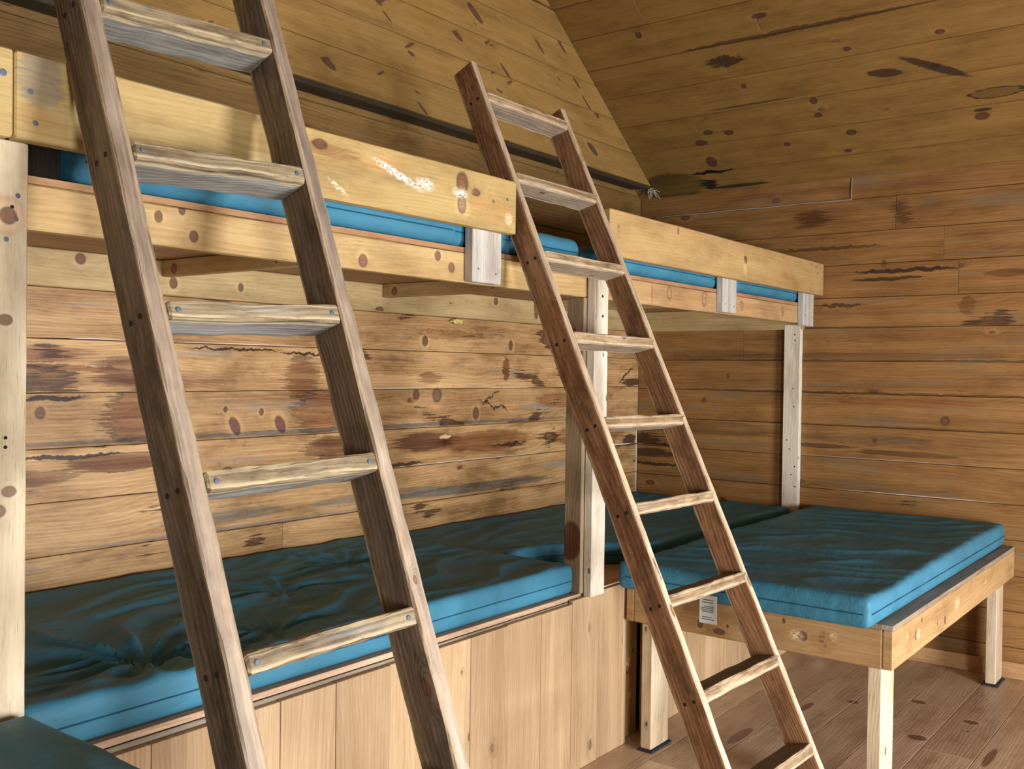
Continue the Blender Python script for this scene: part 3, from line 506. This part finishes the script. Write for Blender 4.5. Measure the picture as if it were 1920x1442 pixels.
# ------------------------------------------------------------------ mattresses
def mattress(name, label, x0, x1, y0, y1, z0, z1, r=.022, res=.02, front=None, wr=.004, ang=.5, seed=0, pinch=(), bulge=None, crown=.0, press=None, dip=None, seam=.45):
    bm = bmesh.new(); lo, hi = Vector((x0, y0, z0)), Vector((x1, y1, z1)); D = hi-lo
    N = [max(4, int(D[i]/res)) for i in range(3)]; N[2] = max(8, int(D[2]/.012))
    vm = {}
    def vert(i, j, k):
        if (i, j, k) not in vm:
            vm[(i, j, k)] = bm.verts.new(lo+Vector((D.x*i/N[0], D.y*j/N[1], D.z*k/N[2])))
        return vm[(i, j, k)]
    for i in range(N[0]):
        for j in range(N[1]):
            for k in (0, N[2]): bm.faces.new([vert(i, j, k), vert(i+1, j, k), vert(i+1, j+1, k), vert(i, j+1, k)])
    for i in range(N[0]):
        for k in range(N[2]):
            for j in (0, N[1]): bm.faces.new([vert(i, j, k), vert(i+1, j, k), vert(i+1, j, k+1), vert(i, j, k+1)])
    for j in range(N[1]):
        for k in range(N[2]):
            for i in (0, N[0]): bm.faces.new([vert(i, j, k), vert(i, j+1, k), vert(i, j+1, k+1), vert(i, j, k+1)])
    ca, sa = math.cos(ang), math.sin(ang); zs = z0+seam*D.z
    for v in bm.verts:
        p = v.co.copy(); q = Vector([min(max(p[i], lo[i]+r), hi[i]-r) for i in range(3)]); d = p-q
        if d.length > 1e-6: p = q+d.normalized()*r*min(1., d.length/r) if d.length < r else q+d.normalized()*r
        tz = max(0, min(1, (p.z-z0)/D.z)); ex = min(p.x-x0, x1-p.x, p.y-y0, y1-p.y)
        top = tz**3
        a, b = (p.x*ca+p.y*sa), (-p.x*sa+p.y*ca)
        w1 = mn.noise(Vector((a*1.6+seed, b*5.5+1.1*mn.noise(Vector((a*2, b*2, seed))), seed)))
        w2 = mn.noise(Vector((a*3.+5, b*22, seed+3)))
        w3 = mn.noise(Vector((a*1.1+seed*2, b*4.6+1.0*mn.noise(Vector((a*1.6+4, b*1.7, seed))), seed+6)))
        mask = .5+.5*mn.noise(Vector((p.x*1.7, p.y*2.1, seed+9)))
        h = wr*(1.7*max(0., 1-abs(w1)*3.4)**1.5-.9*max(0., 1-abs(w3)*4.5)**1.6*mask+.30*max(0., 1-abs(w2)*3.)**1.5*mask)
        h += .35*wr*mn.noise(Vector((p.x*4, p.y*4, seed)))
        for (px, py, amp, rad, nf) in pinch:
            dx, dy = p.x-px, p.y-py; rr = math.hypot(dx, dy); th = math.atan2(dy, dx)
            e = math.exp(-(rr/rad)**2); h += -amp*math.exp(-(rr/(rad*.22))**2)*1.3-amp*.5*e+amp*.55*e*(1-2*abs(math.sin(th*nf+2.2*mn.noise(Vector((th*1.5, rr*3, seed))))))*min(1, rr/(rad*.2))
        fall = min(1., ex/.12); p.z += top*(h*(.35+.65*fall)+crown*fall)
        if dip: p.z += top*dip(p.x, p.y)
        # sides: slight belly, seam groove and puckers
        side = 4*tz*(1-tz)
        bel = .006*side-.0035*math.exp(-((p.z-zs)/.006)**2)+.0018*mn.noise(Vector((p.x*14, p.y*14, p.z*9+seed)))*side
        if p.y-y0 < .03: p.y -= bel
        if y1-p.y < .03: p.y += bel*.3
        if p.x-x0 < .03: p.x -= bel
        if x1-p.x < .03: p.x += bel*.3
        if bulge and p.y-y0 < .05: p.y -= bulge(p.x)*math.sin(math.pi*min(1, max(0, tz)))
        if front:
            f = front(p.x); s = (y1-p.y)/(y1-y0); p.y = y1-(y1-f)*s if p.y < y1 else p.y
        if press: p.z += press(p)
        v.co = p
    bmesh.ops.recalc_face_normals(bm, faces=bm.faces)
    org = Vector(((x0+x1)/2, (y0+y1)/2, z0))
    for v in bm.verts: v.co -= org
    me = bpy.data.meshes.new(name); bm.to_mesh(me); bm.free()
    for pl in me.polygons: pl.use_smooth = True
    me.materials.append(F_blue)
    o = bpy.data.objects.new(name, me); COL.objects.link(o); o.location = org; ORG[o.name] = org
    tag(o, label, 'mattress', 'blue mattresses')
    # the stitched seam round the sides
    mb = MB(); pts = []
    e = .0035
    fr = front or (lambda x: y0)
    bl = bulge or (lambda x: 0)
    for i in range(41):
        x = x0+.02+(x1-x0-.04)*i/40; pts.append((x, fr(x)-e-.0015-bl(x)*math.sin(math.pi*seam), zs))
    for i in range(11): pts.append((x1+.0005, fr(x1)+.03+(y1-fr(x1)-.06)*i/10, zs))
    tube(mb, pts, .0022, 5)
    if not front and not bulge:
        pts = [(x0+.001, y1-.03, zs)]+[(x0-e-.0012, y1-.04+(y0-y1+.06)*i/20, zs) for i in range(21)]
        tube(mb, pts, .0022, 5)
    link('seam', mb, F_seam, o)
    return o
ZD = .7012
mattress('mattress', 'creased blue mattress on the long lower bunk, with a puckered dimple behind the big ladder', -4.68, -2.472, -1.152, -.025, ZD, .822, wr=.0075, res=.0125, ang=.1, seed=1,
         pinch=[(-4.21, -.90, .030, .40, 5), (-3.80, -.93, .020, .30, 3), (-3.45, -.55, .018, .32, 3), (-2.95, -.35, .016, .40, 4)], crown=-.012)
mattress('mattress', 'blue mattress at the back of the corner lower bunk, against both walls', -2.415, -.05, -1.10, -.02, ZD, .800, wr=.006, ang=.1, seed=5,
         front=lambda x: -1.09+.36*max(0, min(1, (-1.72-x)/.35)), crown=-.012)
pm = mattress('mattress', 'blue mattress on the free-standing platform by the right wall, white tag hanging from its side', -2.262, -.03, -2.26, -1.235, ZD, .820, wr=.0065, res=.0125, ang=-1.25, seed=8, crown=-.006,
         dip=lambda x, y: -.012*math.exp(-((x+1.9)/.35)**2))
mattress('mattress', 'dark blue mattress in the bottom left corner of the picture, overlapping the bunk front', -7.0, -4.705, -2.36, -1.245, .7212, .843, wr=.010, ang=1.0, seed=12)
def bl_mid(x): return .022*(1 if not (-3.225 < x < -3.035) else 0)
mattress('mattress', 'blue mattress on the long upper bunk, showing under the stained guard board', -4.575, -2.502, -1.168, -.05, 2.0125, 2.122, r=.03, wr=.003, seed=20, bulge=lambda x: .016*max(0, min(1, (abs(x+3.13)-.10)/.03)))
mattress('mattress', 'blue mattress on the corner upper bunk, showing between two guard supports', -2.33, -.06, -1.168, -.05, 2.0125, 2.118, r=.03, wr=.003, seed=23,
         bulge=lambda x: .022*max(0, min(1, (abs(x+1.208)-.10)/.05))*max(0, min(1, (-.25-x)/.05)))
mattress('mattress', 'unseen blue mattress added on the upper bunk beyond the pale post to block light', -6.9, -4.73, -1.168, -.05, 2.0125, 2.12, r=.03, wr=.003, seed=31, res=.04)  # added out of view to keep light off the neighbouring mattress end
# care tag of the platform mattress
tg = part('care_tag', M_tag, pm, lambda mb: bx(mb, -2.272, -2.2708, -1.685, -1.612, .625, .735, axis='z', c=.0003))
tg['label'] = 'white printed care tag'
for i, (z, a, b) in enumerate([(.715, .01, .055), (.705, .012, .06), (.690, .01, .05), (.683, .01, .062), (.676, .01, .062), (.669, .012, .058), (.648, .02, .06), (.640, .008, .062)]):
    part('printed_line', M_ink, tg, lambda mb: bx(mb, -2.2726, -2.2721, -1.683+a, -1.683+b, z, z+.0032, axis='y', c=.0001))

# ------------------------------------------------------------------ platform beds in front of the bunks
def platform(label, x0, x1, y0, y1, ztop, sgn):
    t = thing('platform_bed', label, 'bed frame', ((x0+x1)/2, (y0+y1)/2, 0), 'low platform beds')
    zt = ztop-.0185; zb = zt-.143
    K_ = dict(c=.004, n=30, jit=.0012)
    part('end_rail', W_bed, t, lambda mb: bx(mb, x0, x1, y0, y0+.038, zb, zt, **K_))
    part('end_rail', W_bed, t, lambda mb: bx(mb, x0, x1, y1-.038, y1, zb, zt, u0=2, **K_))
    part('side_rail', W_bed, t, lambda mb: bx(mb, x0, x0+.038, y0+.0385, y1-.0385, zb, zt, axis='y', **K_))
    part('side_rail', W_bed, t, lambda mb: bx(mb, x1-.038, x1, y0+.0385, y1-.0385, zb, zt, axis='y', u0=3, **K_))
    part('platform_deck', W_plyg, t, lambda mb: bx(mb, x0, x1, y0+.001, y1, zt+.0005, ztop, c=.001))
    for lx, ly in ((x0+.008, y1-.125), (x0+.008, y0+.040), (x1-.215, y0+.038), (x1-.215, y1-.125)):
        l = part('leg', W_leg, t, lambda mb: bx(mb, lx, lx+.15, ly, ly+.05, .010, zb-.0005, axis='z', c=.003, n=16, jit=.001))
        part('felt_pad', M_pad, l, lambda mb: bx(mb, lx-.012, lx+.162, ly-.012, ly+.062, .0005, .0105, c=.003, n=14, jit=.005))
    return t
plat = platform('pine platform bed frame on board legs, standing free by the right wall', -2.143, -.014, -2.309, -1.205, .7006, 1)
platform('platform bed frame under the mattress in the bottom left corner', -6.98, -4.90, -2.35, -1.245, .7206, -1)

# faded grade stamp on the long rail of the free-standing bed
def stamp(parent, rows):
    for body, y, z, h in rows:
        cu = bpy.data.curves.new('stamp', 'FONT'); cu.body = body; cu.size = h; cu.extrude = .0002
        o = bpy.data.objects.new('stamp', cu); COL.objects.link(o)
        bpy.context.view_layer.update()
        me = bpy.data.meshes.new_from_object(o); bpy.data.objects.remove(o)
        me.transform(Matrix(((0, 0, -1, 0), (-1, 0, 0, 0), (0, 1, 0, 0), (0, 0, 0, 1))))
        off = ORG[parent.name]
        me.transform(Matrix.Translation(Vector((-2.1438, y, z))-off))
        me.materials.clear(); me.materials.append(M_stamp)
        p = bpy.data.objects.new('stamp_print', me); COL.objects.link(p); p.parent = parent
M_stamp = flat('faded_stamp_ink', (.16, .09, .045), .8)
stamp([c for c in plat.children if c.name.startswith('side_rail')][0], [('2', -2.055, .631, .016), ('E P', -2.045, .613, .014), ('R5 -', -2.045, .597, .014), ('7', -2.062, .580, .016), ('- -- -', -2.045, .567, .012), ('- - --', -2.045, .556, .012)])

# ------------------------------------------------------------------ ladders
def ladder(label, q, k, zs, tops, zbot, Ws, Wr, nailrungs, side_holes, wob):
    an = Vector((q['tx'], q['ty'], 1.)); a1 = an.normalized()
    l = Vector((math.cos(q['psi']), math.sin(q['psi']), 0)); l = (l-a1*l.dot(a1)).normalized(); nn = a1.cross(l)
    def pt(lat, z, dep): 
        p = Vector((q['bx'], q['by'], 0))+an*z+l*lat+nn*dep; return CAM+(p-CAM)*k
    Wz = lambda z: q['W0']+(q['W1']-q['W0'])*z/2.5
    base = (pt(-Wz(zbot)/2, zbot, 0)+pt(Wz(zbot)/2, zbot, 0))/2; base.z = 0
    t = thing('ladder', label, 'ladder', base, 'wooden bunk ladders')
    cut = 0
    for si, (s, top) in enumerate(zip((-1, 1), tops)):
        def mk(mb):
            A = pt(s*(Wz(zbot)/2+q['ts']/2), zbot, q['d']/2); B = pt(s*(Wz(top)/2+q['ts']/2), top, q['d']/2)
            # cut square at the top, level with the floor at the foot
            L = (B-A); c0 = -(nn.z*1.0)/max(.1, L.normalized().z)
            board(mb, A, L, nn, l*s if s < 0 else l, L.length, q['d']*k, q['ts']*k, c=.004, n=70, jit=wob, s0=c0, s1=side_holes[2], seed=si+11, rnd=(.21+.5*si, .43, .5))
        st = part('stile', Ws, t, mk)
        if s < 0 and side_holes[0]:
            for z in zs:
                for f in (.3, .66):
                    c = pt(-(Wz(z)/2+q['ts'])-.0005, z-.02+side_holes[1], q['d']*f); 
                    part('nail_hole', M_hole, st, lambda mb: disc(mb, c, -l, .006, .0012))
    for i, z in enumerate(zs):
        W = Wz(z); ti = q['tilt']; dd = nn*math.cos(ti)+a1*math.sin(ti); uu = a1*math.cos(ti)-nn*math.sin(ti)
        def mk(mb):
            A = pt(-W/2-q['rl'], z, q['fo'])-uu*(q['h']*k/2)+dd*(q['dr']*k/2)
            board(mb, A, l, uu, -dd, (W+q['rl']+q['rr'])*k, q['h']*k, q['dr']*k, c=.005, n=14, jit=wob*1.1, seed=i+40)
        rn = part('rung', Wr, t, mk)
        if nailrungs:
            for f in (.055, .945):
                c = pt(-W/2+W*f, z, q['fo'])-uu*(q['h']*k*.5)-dd*.001
                part('nail_head', M_nail, rn, lambda mb: disc(mb, c, -dd, .006, .002))
    return t
L1 = dict(bx=-4.4918, by=-2.4013, ty=.37, tx=-.0129, psi=-.0723, W0=.3937, W1=.4028, ts=.0379, d=.1033, h=.0375, dr=.0968, tilt=.0357, fo=.0008, rl=-.004, rr=0.)
ladder('big dark grey ladder nearest the camera, running out of the top of the picture', L1, 1.106, [2.3328, 2.0314, 1.7256, 1.4178, 1.115, .807, .50, .205], (2.75, 2.75), 1.599*(1-1/1.106), W_lad1, W_rung1, True, (True, .0, 0.), .0042)
L2 = dict(bx=-2.6827, by=-2.2531, ty=.4705, tx=.0208, psi=-.0152, W0=.5542, W1=.5119, ts=.0294, d=.0993, h=.0415, dr=.0949, tilt=.2056, fo=-.002, rl=-.001, rr=.0196)
ladder('narrow reddish brown ladder whose two ends stick up above the guard boards', L2, .978, [2.6407, 2.3218, 2.0264, 1.7329, 1.4417, 1.1611, .8761, .5967, .3115], (2.76, 2.70), 1.599*(1-1/.978), W_lad2, W_rung2, False, (True, .0, 0.), .0026)

# ------------------------------------------------------------------ small things
def wire_pts():
    P = [(-.004, -.12+(-1.29)*i/14, 2.6203+.0015*math.sin(i*1.3)) for i in range(15)]
    return P
mb = MB(); tube(mb, wire_pts(), .0032); tube(mb, [(-.004, -1.41, 2.745), (-.006, -1.408, 2.68), (-.004, -1.406, 2.622)], .0022)
tag(link('wire', mb, flat('grey_wire', (.34, .34, .33), .5)), 'thin grey wire along a seam high on the right wall', 'wire')
def blob(name, label, cat, c, sx, sy, sz, mat, seed, n=14):
    bm = bmesh.new(); bmesh.ops.create_icosphere(bm, subdivisions=4, radius=1)
    for v in bm.verts:
        s = 1+.55*mn.noise(v.co*2.1+Vector((seed, 0, 0)))+.3*mn.noise(v.co*5+Vector((0, seed, 0))); v.co = Vector((v.co.x*sx*s, v.co.y*sy*s, v.co.z*sz*s))
    me = bpy.data.meshes.new(name); bm.to_mesh(me); bm.free(); me.materials.append(mat)
    for p_ in me.polygons: p_.use_smooth = True
    o = bpy.data.objects.new(name, me); COL.objects.link(o); o.location = c; return tag(o, label, cat)
blob('foam_blob', 'crumb of yellow foam squeezed out under the ledger on the back wall', 'foam', (-1.89, -.014, 1.847), .045, .014, .012, flat('yellow_foam', (.62, .52, .16), .8), 3)
mb = MB(); rf = random.Random(5)
for i in range(26):
    a = Vector((-.085+rf.uniform(-.012, .012), -.12+rf.uniform(-.02, .02), 2.79+rf.uniform(-.01, .01))); b = a+Vector((rf.uniform(-.01, .045), rf.uniform(-.04, .0), rf.uniform(-.06, .01)))
    tube(mb, [a, (a+b)/2+Vector((0, 0, .008)), b], .0018, 4)
tag(link('fibre_tuft', mb, flat('grey_fibre', (.50, .48, .40), .9)), 'tuft of pale fibres stuck in the corner under the gable cladding', 'fibre')
